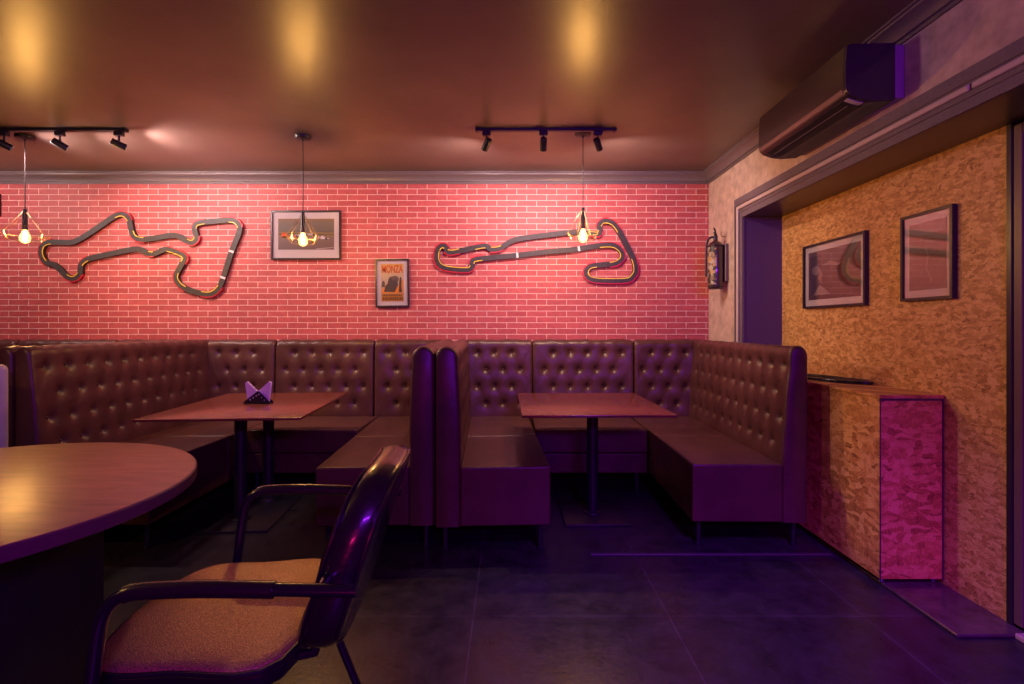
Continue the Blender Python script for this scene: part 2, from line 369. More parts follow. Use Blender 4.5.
def backrest(name, s0, s1, fmap, parent, t_low=.136, t_top=.122, tuft=(None, None), phase=0):
    prof = back_profile(t_low=t_low, t_top=t_top); ds = .0125
    a = tuft[0] if tuft[0] is not None else s0; b = tuft[1] if tuft[1] is not None else s1
    bt = buttons(a, b, phase)
    n = max(4, int((s1 - s0) / ds)); S = [s0, s0 + .004, s0 + .010] + [s0 + .02 + (s1 - s0 - .04) * i / n for i in range(n + 1)] + [s1 - .010, s1 - .004, s1]
    ins = {0: .018, 1: .009, 2: .003, len(S) - 1: .018, len(S) - 2: .009, len(S) - 3: .003}
    m = len(prof); nrm = []
    for i in range(m):
        p0 = prof[max(i - 1, 0)]; p1 = prof[min(i + 1, m - 1)]; tx, tz = p1[0] - p0[0], p1[1] - p0[1]; l = sqrt(tx * tx + tz * tz)
        nrm.append((tz / l, -tx / l))
    rnd = random.Random(int(s0 * 1000) + len(bt)); vs = []; fs = []
    for j, s in enumerate(S):
        for i, (t, z) in enumerate(prof):
            d = -ins.get(j, 0)
            if 4 < i < 50:
                for (bs, bz) in bt:
                    ddx, ddz = s - bs, z - bz
                    if abs(ddx) < .12 and abs(ddz) < .12:
                        q = ddx * ddx + ddz * ddz
                        d -= .020 * exp(-q / (2 * .014 ** 2)) + .012 * exp(-q / (2 * .040 ** 2))
                if a < s < b:
                    # soft folds between neighbouring buttons
                    b0 = bt[0] if bt else (s0, .985)
                    ua = ((s - b0[0]) / W_ + (z - b0[1]) / (2 * H_)); ub = ((s - b0[0]) / W_ - (z - b0[1]) / (2 * H_))
                    w = max(0, min(1, (z - .50) / .06)) * max(0, min(1, (1.01 - z) / .04))
                    d -= w * .0018 * (exp(-((ua - round(ua)) / .07) ** 2) + exp(-((ub - round(ub)) / .07) ** 2))
                    d += .0015 * sin(s * 37 + z * 9) * w
            if 44 < i < 62: d += .002 * sin(s * 23) + .0015 * sin(s * 61)
            vs.append(fmap(s, t + nrm[i][0] * d, z + nrm[i][1] * d))
    ns = len(S)
    for j in range(ns - 1):
        for i in range(m): fs.append((j * m + i, j * m + (i + 1) % m, (j + 1) * m + (i + 1) % m, (j + 1) * m + i))
    fs.append(tuple(range(m))); fs.append(tuple((ns - 1) * m + i for i in range(m)))
    o = MB().add(vs, fs).build(name, M_LEA, parent, world=True, smooth=60)
    base = None
    for (bs, bz) in bt:
        q = (bz - .44) / (ZT - .055 - .44); t = t_low + (t_top - t_low) * q ** 1.2 + .004 * sin(pi * q) - .031
        p = Vector(fmap(bs, t + .004, bz)); pp = p - o.location - parent.location
        if base is None:
            f0 = Vector(fmap(0, 0, 0)); f1 = Vector(fmap(0, 1, 0)); ax = 'x' if abs((f1 - f0).x) > .5 else 'y'
            sg = 1 if ((f1 - f0).x + (f1 - f0).y) > 0 else -1
            base = MB().lathe([(.0005, sg * .005), (.006, sg * .004), (.0095, 0), (.006, -sg * .004), (.0005, -sg * .004)], n=10, axis=ax).build('button', M_BUT, o)
            base.location = pp
        else:
            c = base.copy(); COL.objects.link(c); c.parent = o; c.location = pp
    return o
def seat_block(name, x0, x1, y0, y1, z0, z1, parent, crown=.007):
    # upholstered block: rounded edges, top gently crowned
    bm = bmesh.new(); bmesh.ops.create_cube(bm, size=1)
    for v in bm.verts: v.co = Vector(((x0 + x1) / 2 + v.co.x * (x1 - x0), (y0 + y1) / 2 + v.co.y * (y1 - y0), (z0 + z1) / 2 + v.co.z * (z1 - z0)))
    bmesh.ops.subdivide_edges(bm, edges=bm.edges[:], cuts=9, use_grid_fill=True)
    cx, cy = (x0 + x1) / 2, (y0 + y1) / 2
    for v in bm.verts:
        if v.co.z > z1 - 1e-4:
            u = 1 - (2 * (v.co.x - cx) / (x1 - x0)) ** 4; w = 1 - (2 * (v.co.y - cy) / (y1 - y0)) ** 4
            v.co.z += -crown * .6 + crown * max(0, u) * max(0, w)
    bm.verts.index_update(); mb = MB().add([v.co for v in bm.verts], [[v.index for v in f.verts] for f in bm.faces]); bm.free()
    o = mb.build(name, M_LEA, parent, world=True, smooth=60)
    md = o.modifiers.new('soft_edges', 'BEVEL'); md.width = .009; md.segments = 3; md.limit_method = 'ANGLE'; md.angle_limit = R(45)
    return o
def legs(parent, pts):
    base = None
    for (x, y) in pts:
        if base is None:
            base = MB().lathe([(.020, 0), (.022, .006), (.014, .012), (.014, ZB - .012), (.026, ZB - .006), (.026, ZB)], n=14).build('leg', M_BLK, parent, smooth=40)
            base.location = Vector((x, y, 0)) - parent.location
        else:
            c = base.copy(); COL.objects.link(c); c.parent = parent; c.location = Vector((x, y, 0)) - parent.location
YB = 4.45   # rear plane of the backs on the wall
def side_bench(label, xb, sg, y0, xs, group=None, xw=None, t_top=.122, yaw=0):
    """bench whose back stands in plane xb and faces sg*X; seat reaches xs; near end at y0; includes the corner and its wall panel"""
    r = thing('banquette_bench', label, 'bench', ((xb + xs) / 2, (y0 + YB) / 2, 0), group=group)
    yi = YB - .15
    backrest('backrest', y0, YB - .002, lambda s, t, z: (xb + sg * t, s, z), r, t_top=t_top, tuft=(y0 + .015, yi - .01))
    xi = xb + sg * .134
    lo, hi = sorted((xb + sg * .085, xw if xw is not None else xs))
    backrest('corner_backrest', lo, hi, lambda s, t, z: (s, YB - t, z), r, phase=1)
    ym = 3.515
    lo, hi = sorted((xi, xs))
    seat_block('seat', lo, hi, y0 + .003, ym - .002, ZB, ZS, r)
    seat_block('corner_seat', lo, hi, ym + .002, yi, ZB, ZS, r)
    xa, xc = xb + sg * .05, xs - sg * .05
    legs(r, [(xa, y0 + .06), (xc, y0 + .06), (xa, yi - .02), (xc, yi - .05)])
    if yaw:
        r.rotation_euler = (0, 0, yaw); r.location.x -= sin(yaw) * (YB - y0) / 2
    return r
def back_bench(label, x0, x1, s0, s1, group=None):
    r = thing('banquette_bench', label, 'bench', ((x0 + x1) / 2, YB - .35, 0), group=group)
    backrest('backrest', x0 + .003, x1 - .003, lambda s, t, z: (s, YB - t, z), r)
    yi = YB - .15; yf = 3.72
    seat_block('seat', s0 + .003, s1 - .003, yf, yi, .290, ZS, r)
    seat_block('seat_base', s0 + .003, s1 - .003, yf + .004, yi, ZB, .286, r, crown=0)
    legs(r, [(s0 + .07, yf + .05), (s1 - .07, yf + .05), (s0 + .07, yi - .05), (s1 - .07, yi - .05)])
    return r
G = 'brown button-tufted banquettes along the brick wall'
YW = .045
side_bench('brown button-tufted bench at the far right, backing onto the strand-board cabinet', 1.605, -1, 2.785, .985, G, 1.014, .095, -.015)
back_bench('brown tufted bench on the brick wall behind the right-hand rectangular table', .180, 1.035, .174, .990, G)
side_bench('brown tufted bench facing right, right half of the central back-to-back pair', -.401, 1, 2.73, .212, G, .254, .120, YW)
side_bench('brown tufted bench facing left, left half of the central back-to-back pair', -.408, -1, 2.73, -1.034, G, -1.072, .120, YW)
back_bench('brown tufted bench on the brick wall behind the napkin-holder table', -1.985, -1.150, -1.928, -1.110, G)
side_bench('long brown tufted bench facing right, just beyond the round table', -2.650, 1, 2.74, -1.93, G, -1.99, .090)
side_bench('brown tufted bench at the left edge, back to back with the long bench', -2.657, -1, 2.74, -3.30, G, -3.33, .090)
back_bench('brown tufted bench on the brick wall at the left edge of the view', -4.17, -3.335, -4.17, -3.305, G)
back_bench('brown tufted bench on the brick wall, the sliver just inside the left edge', -4.95, -4.176, -4.95, -4.176, G)

# ------------------------------------------------------------------ rectangular tables
def table_round_edge(w, d, z, th=.014):
    return MB().box(-w / 2, w / 2, -d / 2, d / 2, z - th, z, .003, 2)
def pedestal(poles, px0, px1, py0, py1, root, zt):
    MB().box(px0, px1, py0, py1, 0, .014, .004, 2).build('base_plate', M_BLK, root)
    for (x, y) in poles:
        MB().lathe([(.060, .014), (.058, .022), (.037, .028), (.0365, zt - .012), (.07, zt - .008), (.07, zt)], c=(x, y, 0), n=24).build('pole', M_BLK, root, smooth=40)
    xs = [p[0] for p in poles]; ys = [p[1] for p in poles]
    MB().box(min(xs) - .2, max(xs) + .2, min(ys) - .03, max(ys) + .03, zt - .008, zt, .002, 1).build('top_bracket', M_BLK, root)
t = thing('rectangular_table', 'red-brown rectangular table in the right booth, nothing on it', 'table', (.478, 3.275, 0), R(.6), 'rectangular booth tables')
table_round_edge(.850, .95, .72).build('tabletop', M_TOP, t)
pedestal([(.045, .03)], -.155, .245, -.185, .245, t, .706)
t = thing('rectangular_table', 'red-brown rectangular table in the left booth carrying the napkin holder', 'table', (-1.580, 3.225, 0), R(4.4), 'rectangular booth tables')
table_round_edge(.850, 1.06, .72).build('tabletop', M_TOP, t)
pedestal([(-.095, -.03), (-.065, .33)], -.28, .14, -.23, .50, t, .706)

# napkin holder with two folded stacks
def curve_mesh(splines, extrude):
    cu = bpy.data.curves.new('c', 'CURVE'); cu.dimensions = '2D'; cu.fill_mode = 'BOTH'; cu.extrude = extrude
    for pts in splines:
        sp = cu.splines.new('POLY'); sp.points.add(len(pts) - 1); sp.use_cyclic_u = True
        for i, p in enumerate(pts): sp.points[i].co = (p[0], p[1], 0, 1)
    o = bpy.data.objects.new('c', cu); COL.objects.link(o)
    dg = bpy.context.evaluated_depsgraph_get(); me = bpy.data.meshes.new_from_object(o.evaluated_get(dg))
    mb = MB().add([v.co[:] for v in me.vertices], [tuple(p.vertices) for p in me.polygons])
    bpy.data.objects.remove(o); bpy.data.curves.remove(cu); bpy.data.meshes.remove(me); return mb
UP = Matrix.Rotation(pi / 2, 4, 'X')
NHL = (-1.585, 3.235, .72)
nh = thing('napkin_holder', 'small black perforated triangular napkin holder on the left booth table', 'napkin holder', NHL, R(-4))
def ring(cx, cy, r, n=10): return [(cx + r * cos(2 * pi * k / n), cy + r * sin(2 * pi * k / n)) for k in range(n)]
tri = [(-.086, .004), (.084, .004), (.084, .012), (.014, .079), (.004, .079), (-.086, .012)]
holes = [ring(-.044, .026, .0055), (ring(-.024, .038, .0055)), ring(-.004, .051, .0055), ring(.012, .060, .0055) , ring(.030, .040, .0055), ring(.048, .024, .0055)]
for yy in (-.020, .020):
    curve_mesh([tri] + holes, .0012).xf(Matrix.Translation((0, yy, 0)) @ UP).build('side_plate', M_BLK, nh, smooth=0)
MB().box(-.086, .084, -.022, .022, 0, .004, .001, 1).build('base_plate', M_BLK, nh)
def napkins(sg, label):
    o = None; mb = MB()
    pts = [(sg * -.012, .006), (sg * .050, .008), (sg * .062, .012), (sg * .078, .140), (sg * .066, .147), (sg * .046, .128), (sg * -.006, .078), (sg * -.016, .070)]
    for k in range(5):
        y0 = .0012 + .0034 * k if sg > 0 else -.0182 + .0034 * k
        q = [(x + .0015 * sin(3 * k + i), z + .0025 * cos(2 * k + i) * (z > .02)) for i, (x, z) in enumerate(pts)]
        mb.prism(q, lambda a, b, h: (a, h, b), y0, y0 + .0022)
    o = mb.build('folded_napkins', M_NAP, loc=(0, 0, 0), smooth=0)
    o.scale.z = .93; o.location = (NHL[0], NHL[1] + (0 if sg > 0 else .0), NHL[2] + .0); o.rotation_euler = (0, 0, R(-4))
    return tag(o, label, 'napkins', 'napkins in the holder')
napkins(-1, 'white folded napkins glowing purple, fanned to the left in the napkin holder')
o = napkins(1, 'white folded napkins glowing purple, fanned to the right in the napkin holder')

# ------------------------------------------------------------------ round table
RT = thing('round_table', 'large round walnut-brown table in the left foreground', 'table', (-1.602, 1.407, 0))
Rr = .636
MB().lathe([(.01, .704), (Rr - .008, .704), (Rr - .001, .7075), (Rr, .712), (Rr, .7385), (Rr - .003, .7415)], n=96).build('tabletop_edge', M_EDGE, RT, smooth=30)
MB().lathe([(.01, .7416), (Rr - .0035, .7416), (Rr - .005, .7432), (Rr - .007, .7436), (.01, .7436)], n=96).build('tabletop', M_ROUND, RT, smooth=30)
MB().box(-.275, .275, -.275, .275, .03, .704, .006, 2).build('base_box', M_BLK, RT)
MB().box(-.30, .30, -.30, .30, 0, .03, .006, 2).build('plinth', M_BLK, RT)
for k in range(4):
    MB().lathe([(.0005, 0), (.006, .0005), (.005, .003), (.0005, .004)], c=(0, 0, 0), n=10, axis='x').xf(Matrix.Translation((.275, .24, .67 - .025 * k))).build('screw', M_CHROME, RT)

# ------------------------------------------------------------------ armchair
def armchair(name, label, loc, rz, mats):
    tb, vin, st = mats
    ch = thing(name, label, 'chair', loc, rz, 'chairs at the round table')
    # seat: rounded trapezoid cushion, crowned
    pts = []
    out = [(.215, -.235), (.215, .235), (-.02, .262), (-.16, .255), (-.215, .19), (-.24, .08), (-.245, 0), (-.24, -.08), (-.215, -.19), (-.16, -.255), (-.02, -.262)]
    ol = catmull([(x, y, 0) for x, y in out], 5, True)
    rings = [(.0, .405, .96), (0, .405, 1.0), (0, .425, 1.01), (0, .440, 1.0), (0, .448, .97), (0, .453, .90), (0, .457, .75), (0, .459, .5), (0, .460, .2)]
    vs = []; fs = []; n = len(ol)
    for (_, z, k) in rings:
        for p in ol: vs.append((p.x * k, p.y * k, z))
    for i in range(len(rings) - 1):
        for k in range(n): fs.append((i * n + k, i * n + (k + 1) % n, (i + 1) * n + (k + 1) % n, (i + 1) * n + k))
    fs.append(tuple(range(n))); fs.append(tuple((len(rings) - 1) * n + k for k in range(n)))
    MB().add(vs, fs).build('seat', st, ch, smooth=60)
    sh = []; sf = []  # dark band added to paint shade onto the seat side
    for (z, k) in ((.396, .94), (.399, 1.008), (.404, 1.018), (.440, 1.020), (.443, 1.010), (.443, .9)):
        for p in ol: sh.append((p.x * k, p.y * k, z))
    for i in range(5):
        for k in range(n): sf.append((i * n + k, i * n + (k + 1) % n, (i + 1) * n + (k + 1) % n, (i + 1) * n + k))
    sf.append(tuple(range(n))); MB().add(sh, sf).build('seat_side_shade', M_ACD, ch, smooth=40)
    s_ = MB().tube([(p.x * 1.012, p.y * 1.012, .432) for p in ol], .0045, 6, closed=True).build('seat_piping', vin, ch)
    # backrest: curved pad
    NU, NV = 28, 26; w, z0, z1 = .258, .425, .838; vs = []; fs = []
    def bp(u, v, side):
        # superellipse outline, leaning back, wrapping slightly round the sitter
        a = u * w; zc = z0 + (z1 - z0) * (v + 1) / 2
        zz = z0 + (z1 - z0) / 2 + v * (z1 - z0) / 2 * sqrt(1 - .34 * u ** 4)
        yy = a * sqrt(1 - .34 * v ** 4) * (1 - .05 * max(0, v))
        q = (zz - z0) / (z1 - z0); xf = .272 + .135 * q + .012 * (1 - u * u)
        e = min(1, (1 - abs(u)) * 7) ** .5 * min(1, (1 - abs(v)) * 6) ** .5
        roll = .010 * abs(sin(2.4 * pi * q)) if side > 0 else 0
        th = .042 + (.008 + roll) * e
        return (xf + .006 - side * th, yy, zz)
    for side in (1, -1):
        for i in range(NU + 1):
            for j in range(NV + 1):
                vs.append(bp(2 * i / NU - 1, 2 * j / NV - 1, side))
    T = (NU + 1) * (NV + 1)
    for sd in (0, 1):
        for i in range(NU):
            for j in range(NV):
                a = sd * T + i * (NV + 1) + j; fs.append((a, a + 1, a + NV + 2, a + NV + 1))
    loop = [(i, 0) for i in range(NU)] + [(NU, j) for j in range(NV)] + [(i, NV) for i in range(NU, 0, -1)] + [(0, j) for j in range(NV, 0, -1)]
    for k in range(len(loop)):
        a = loop[k][0] * (NV + 1) + loop[k][1]; b_ = loop[(k + 1) % len(loop)]; b = b_[0] * (NV + 1) + b_[1]
        nl = len(loop); base = 2 * T; row = [a] + [base + q * nl + k for q in range(5)] + [a + T]; rw2 = [b] + [base + q * nl + (k + 1) % nl for q in range(5)] + [b + T]
        for q in range(6): fs.append((row[q], rw2[q], rw2[q + 1], row[q + 1]))
    for q in range(5):
        for (i, j) in loop:
            p0 = Vector(bp(2 * i / NU - 1, 2 * j / NV - 1, 1)); p1 = Vector(bp(2 * i / NU - 1, 2 * j / NV - 1, -1)); f_ = (q + 1) / 6
            od = Vector((0, p0.y / .258, (p0.z - .63) / .21)); od = Vector((0, od.y * abs(od.y) ** 3, od.z * abs(od.z) ** 3)).normalized()
            vs.append(p0.lerp(p1, f_) + od * ((.014 + .003 * sin(23 * p0.z) * sin(17 * p0.y)) * sin(pi * f_) ** .7))
    bk = MB().add(vs, fs).build('backrest', vin, ch, smooth=70)
    for side in (1, -1):
        pl = []
        for (i, j) in loop: 
            p = Vector(bp(2 * i / NU - 1, 2 * j / NV - 1, side)); c = Vector((p.x, p.y * 1.012, .63 + (p.z - .63) * 1.012)); pl.append(c)
        MB().tube(pl, .0038, 6, closed=True).build('piping', vin, bk)
    # continuous side tubes: front leg, arm, rear end
    for s in (-1, 1):
        y = s * .33
        P = fillet([(-.185, y, .0), (-.125, y, .50), (-.105, y, .652), (.05, y, .657), (.405, y, .640)], .10, 8)
        MB().tube(P, .0135, 14, sx=1.15).build('arm_tube', tb, ch, smooth=60)
        i0 = next(i for i, p in enumerate(P) if p.x > -.07 and p.z > .6)
        MB().tube(catmull([P[i] for i in range(i0, len(P) - 1)] + [(.235, y, .6475)], 4), .0172, 14, sx=1.15).build('arm_pad', vin, ch, smooth=60)
        MB().lathe([(.015, 0), (.015, .014), (.010, .018)], c=(-.185, y, 0), n=12).build('foot', M_ACD, ch)
        MB().tube(fillet([(.08, s * .20, .395), (.15, s * .222, .40), (.30, s * .235, 0)], .04), .0125, 12).build('leg', tb, ch, smooth=60)
        MB().tube([(.33, y, .643), (.325, s * .25, .640)], .011, 10).build('arm_bracket', tb, ch)
        MB().tube([(-.137, y, .398), (.17, s * .30, .398)], .011, 10).build('side_rail', tb, ch, smooth=60)
        MB().tube([(.17, s * .17, .398), (.27, s * .17, .415), (.30, s * .17, .50)], .011, 10).build('back_support', tb, ch, smooth=60)
    MB().tube([(-.137, -.33, .398), (-.137, .33, .398)], .011, 10).build('cross_rail', tb, ch)
    MB().tube([(.17, -.30, .398), (.17, .30, .398)], .011, 10).build('cross_rail', tb, ch)
    return ch
armchair('armchair', 'black tubular armchair with glittery brown seat in the left foreground', (-.755, 1.395, 0), R(4), (M_TUBE, M_CHAIRV, M_CHAIRSEAT))
# second seat whose pale back edge peeks in at the left edge of the view
hc = thing('high_back_chair', 'pale high-backed chair behind the round table, cut off by the left edge', 'chair', (-2.705, 2.33, 0), R(-12))
M_PALE = leather('pale_grey_vinyl', (.45, .42, .48), .35)
mb = MB(); bm = bmesh.new()
MB().box(-.225, .225, -.22, .22, .40, .47, .03, 4).build('seat', M_PALE, hc, smooth=50)
MB().box(-.225, .225, .17, .235, .44, 1.02, .03, 4).build('backrest', M_PALE, hc, smooth=50)
for sx in (-1, 1):
    for sy in (-1, 1): MB().tube([(sx * .19, sy * .18, .40), (sx * .21, sy * .20, 0)], .014, 10).build('leg', M_BLK, hc)

# ------------------------------------------------------------------ strand-board cabinet and hoop on it
CX1 = PX - .002
cb = thing('cabinet', 'orange strand-board cabinet standing against the strand-board wall', 'cabinet', (1.845, 2.93, 0))
MB().box(1.704, CX1 - .003, 2.378, 3.48, .035, .870, .002, 1).build('body', M_OSB2, cb, world=True)
MB().box(1.700, CX1, 2.374, 3.48, .870, .886, .002, 1).build('top_panel', M_OSB2, cb, world=True)
MB().box(1.702, 1.7065, 2.3745, 2.3785, .03, .870).box(1.7065, CX1 - .008, 2.3745, 2.3785, .860, .870).box(CX1 - .008, CX1 - .003, 2.3745, 2.3785, .03, .870).build('edge_strip', plain('purple_brown_edging', (.07, .035, .05), .4), cb, world=True)
for (x, y) in ((1.725, 2.40), (1.965, 2.40), (1.725, 3.44), (1.965, 3.44)):
    MB().lathe([(.012, .0142), (.014, .018), (.014, .035)], c=(x, y, 0), n=12).build('foot', M_CHROME, cb, world=True)
hp = [(1.852 + .088 * cos(a) - .100 * sin(a), 3.09 + .03 * cos(a) + .300 * sin(a), .8965) for a in [2 * pi * k / 48 for k in range(48)]]
o = MB().tube(hp, .0095, 8, closed=True, sx=1).build('hoop', M_BLKG, loc=(1.852, 3.09, .887), smooth=60)
tag(o, 'thin black oval hoop lying on top of the strand-board cabinet', 'hoop')

# ------------------------------------------------------------------ air conditioner
ac = thing('air_conditioner', 'black wall-mounted split air conditioner high on the right wall', 'air conditioner', (1.6, 2.63, 2.18))
A0, A1 = 2.237, 3.02
apr = [(RX - .05, 2.436), (1.475, 2.432), (1.458, 2.424), (1.450, 2.34), (1.452, 2.240), (1.458, 2.222), (1.478, 2.204), (1.525, 2.188), (1.580, 2.182), (RX - .05, 2.188)]
def acp(pf, y0, y1): return MB().prism(pf, lambda a, b, h: (a, h, b), y0, y1)
o = acp(apr, A0 + .01, A1 - .01).build('housing', M_AC, ac, world=True, smooth=40)
for (y0, y1) in ((A0, A0 + .012), (A1 - .012, A1)):
    e = [(1.60 + (x - 1.60) * .985, 2.31 + (z - 2.31) * .985) for x, z in apr]
    acp(e, y0, y1).build('end_cap', M_AC, ac, world=True, smooth=40)
acp([(1.4495, 2.240), (1.4525, 2.240), (1.4590, 2.222), (1.4560, 2.220)], A0 + .02, A1 - .02).build('front_lip', plain('warm_gloss_edge', (.16, .10, .08), .2), ac, world=True)
def strip_on_bottom(name, xa, xb, y0, y1, mat, lift=.002):
    def zb(x):
        pts = [(1.458, 2.222), (1.478, 2.204), (1.525, 2.188), (1.580, 2.182), (1.67, 2.188)]
        for (p, q) in zip(pts, pts[1:]):
            if p[0] <= x <= q[0]: return p[1] + (q[1] - p[1]) * (x - p[0]) / (q[0] - p[0])
    xs = [xa + (xb - xa) * i / 5 for i in range(6)]; pf = [(x, zb(x) - lift) for x in xs] + [(x, zb(x) + .0005) for x in xs[::-1]]
    return acp(pf, y0, y1).build(name, mat, ac, world=True)
strip_on_bottom('louvre', 1.475, 1.555, A0 + .05, A1 - .05, M_ACD, .004)
strip_on_bottom('louvre_rib', 1.505, 1.5085, A0 + .07, A1 - .07, M_LABEL if False else plain('grey_rib', (.14, .11, .12), .3), .006)
strip_on_bottom('label_sticker', 1.478, 1.545, A0 + .022, A0 + .055, M_LABEL, .0025)
MB().box(RX - .052, RX, A0 + .012, A1 - .012, 2.20, 2.435, .006, 2).build('mounting_plate', plain('grey_purple_plate', (.25, .17, .25), .4), ac, world=True)

# ------------------------------------------------------------------ pictures
def text_mesh(body, size, ex=.0006):
    cu = bpy.data.curves.new('t', 'FONT'); cu.body = body; cu.size = size; cu.extrude = ex; cu.align_x = 'CENTER'; cu.offset = size * .025
    o = bpy.data.objects.new('t', cu); COL.objects.link(o); dg = bpy.context.evaluated_depsgraph_get()
    me = bpy.data.meshes.new_from_object(o.evaluated_get(dg)); mb = MB().add([v.co[:] for v in me.vertices], [tuple(p.vertices) for p in me.polygons])
    bpy.data.objects.remove(o); bpy.data.curves.remove(cu); bpy.data.meshes.remove(me); return mb
def picture(label, w, h, mw, prt, loc, rz, mat_print, art, mt=None, mb_=None, fw=.014, tilt=0, group='framed pictures'):
    """faces -Y locally; origin at centre, back at y=0"""
    r = thing('picture_frame', label, 'picture', loc, rz, group); r.rotation_euler = (0, tilt, rz)
    f = MB(); d = .024
    o_ = [(-w / 2, -h / 2), (w / 2, -h / 2), (w / 2, h / 2), (-w / 2, h / 2)]; i_ = [(-w / 2 + fw, -h / 2 + fw), (w / 2 - fw, -h / 2 + fw), (w / 2 - fw, h / 2 - fw), (-w / 2 + fw, h / 2 - fw)]
    vs = [(a, 0, b) for a, b in o_] + [(a, -d, b) for a, b in o_] + [(a, -d, b) for a, b in i_] + [(a, 0, b) for a, b in i_]; fs = []
    for k in range(4):
        j = (k + 1) % 4
        for q in range(4): fs.append((q * 4 + k, q * 4 + j, ((q + 1) % 4) * 4 + j, ((q + 1) % 4) * 4 + k))
    f.add(vs, fs).build('frame', M_FRAME, r, smooth=0)
    MB().box(-w / 2 + fw, w / 2 - fw, -.010, -.002, -h / 2 + fw, h / 2 - fw).build('mount', M_MAT, r, smooth=0)
    x0, x1, z0, z1 = prt
    p = MB().box(x0, x1, -.0115, -.0101, z0, z1).build('print', mat_print, r, smooth=0)
    art(p)
    MB().box(-w / 2 + fw, w / 2 - fw, -.019, -.017, -h / 2 + fw, h / 2 - fw).build('glass', M_GLASS, r, smooth=0)
    return r
def flat(p, name, pts, col, y=-.0118, rough=.6):
    mm = bpy.data.materials.get('ink_%02d%02d%02d' % tuple(int(c * 99) for c in col)) or plain('ink_%02d%02d%02d' % tuple(int(c * 99) for c in col), col, rough)
    return MB().prism(pts, lambda a, b, h: (a, h, b), y, y - .0004).build(name, mm, p, smooth=0)
def band_mat(name, stops, axis=2, z0=-.2, z1=.2, noise=.1):
    m, nt, b = nm(name); tc = N(nt, 'ShaderNodeTexCoord'); sp = N(nt, 'ShaderNodeSeparateXYZ'); L(nt, tc.outputs['Object'], sp.inputs[0])
    mr = N(nt, 'ShaderNodeMapRange'); mr.inputs['From Min'].default_value = z0; mr.inputs['From Max'].default_value = z1; L(nt, sp.outputs[axis], mr.inputs['Value'])
    mp = N(nt, 'ShaderNodeMapping'); mp.inputs['Scale'].default_value = (6, 1, 30); L(nt, tc.outputs['Object'], mp.inputs['Vector'])
    n = N(nt, 'ShaderNodeTexNoise', Scale=2.0, Detail=5.0); L(nt, mp.outputs[0], n.inputs['Vector'])
    a = N(nt, 'ShaderNodeMath', operation='MULTIPLY_ADD'); a.inputs[1].default_value = noise; L(nt, n.outputs['Fac'], a.inputs[0]); L(nt, mr.outputs[0], a.inputs[2])
    r = N(nt, 'ShaderNodeValToRGB'); cr = r.color_ramp; cr.elements[0].position = stops[0][0]; cr.elements[0].color = (*stops[0][1], 1); cr.elements[1].position = stops[-1][0]; cr.elements[1].color = (*stops[-1][1], 1)
    for (q, c) in stops[1:-1]: e = cr.elements.new(q); e.color = (*c, 1)
    L(nt, a.outputs[0], r.inputs['Fac']); L(nt, r.outputs['Color'], b.inputs['Base Color']); b.inputs['Roughness'].default_value = .5
    return m
def car(p, cx, cz, s, col, y=-.0118):
    pts = [(-1, -.15), (-.95, .25), (-.6, .25), (-.55, .05), (-.2, .35), (0, .42), (.15, .2), (.6, .05), (1.1, -.05), (1.15, -.22), (.6, -.25), (-.6, -.25)]
    flat(p, 'car', [(cx + a * s, cz + b * s) for a, b in pts], col, y)
    for wx in (-.65, .62): flat(p, 'wheel', [(cx + wx * s + .22 * s * cos(q), cz - .15 * s + .22 * s * sin(q)) for q in [2 * pi * k / 12 for k in range(12)]], (.02, .015, .015), y - .0004)
k_ = BY / F
def art1(p):
    flat(p, 'barrier_stripe', [(-.243, .020), (.243, .012), (.243, .022), (-.243, .030)], (.32, .20, .06))
    flat(p, 'orange_car_nose', [(-.19 + .026 * cos(q), .000 + .026 * sin(q)) for q in [2 * pi * k / 14 for k in range(14)]], (.75, .12, .02))
    flat(p, 'orange_car_base', [(-.215, -.03), (-.165, -.03), (-.165, -.012), (-.215, -.012)], (.35, .22, .14))
    car(p, -.10, -.012, .050, (.62, .14, .05)); car(p, -.055, -.002, .040, (.55, .50, .55), -.0124)
    car(p, .035, .010, .050, (.55, .47, .52)); car(p, .060, -.035, .035, (.30, .24, .28)); car(p, .145, -.022, .046, (.70, .62, .68))
    flat(p, 'track_line', [(.09, -.122), (.24, -.108), (.24, -.104), (.09, -.116)], (.6, .5, .5))
w1, h1 = 69.5 * k_, 49 * k_
c1 = at(306.8, 235.5, BY)
picture('black-framed landscape print of racing cars behind the middle pendant lamp', w1, h1, .05, (-.2425, .2425, -.125, .143), (c1.x, BY - .003, c1.z), 0,
        band_mat('race_photo', [(0, (.16, .10, .10)), (.46, (.22, .14, .13)), (.5, (.26, .16, .05)), (.56, (.10, .07, .05)), (.66, (.16, .13, .11)), (.90, (.20, .15, .12)), (1, (.28, .14, .04))], z0=-.14, z1=.16), art1)
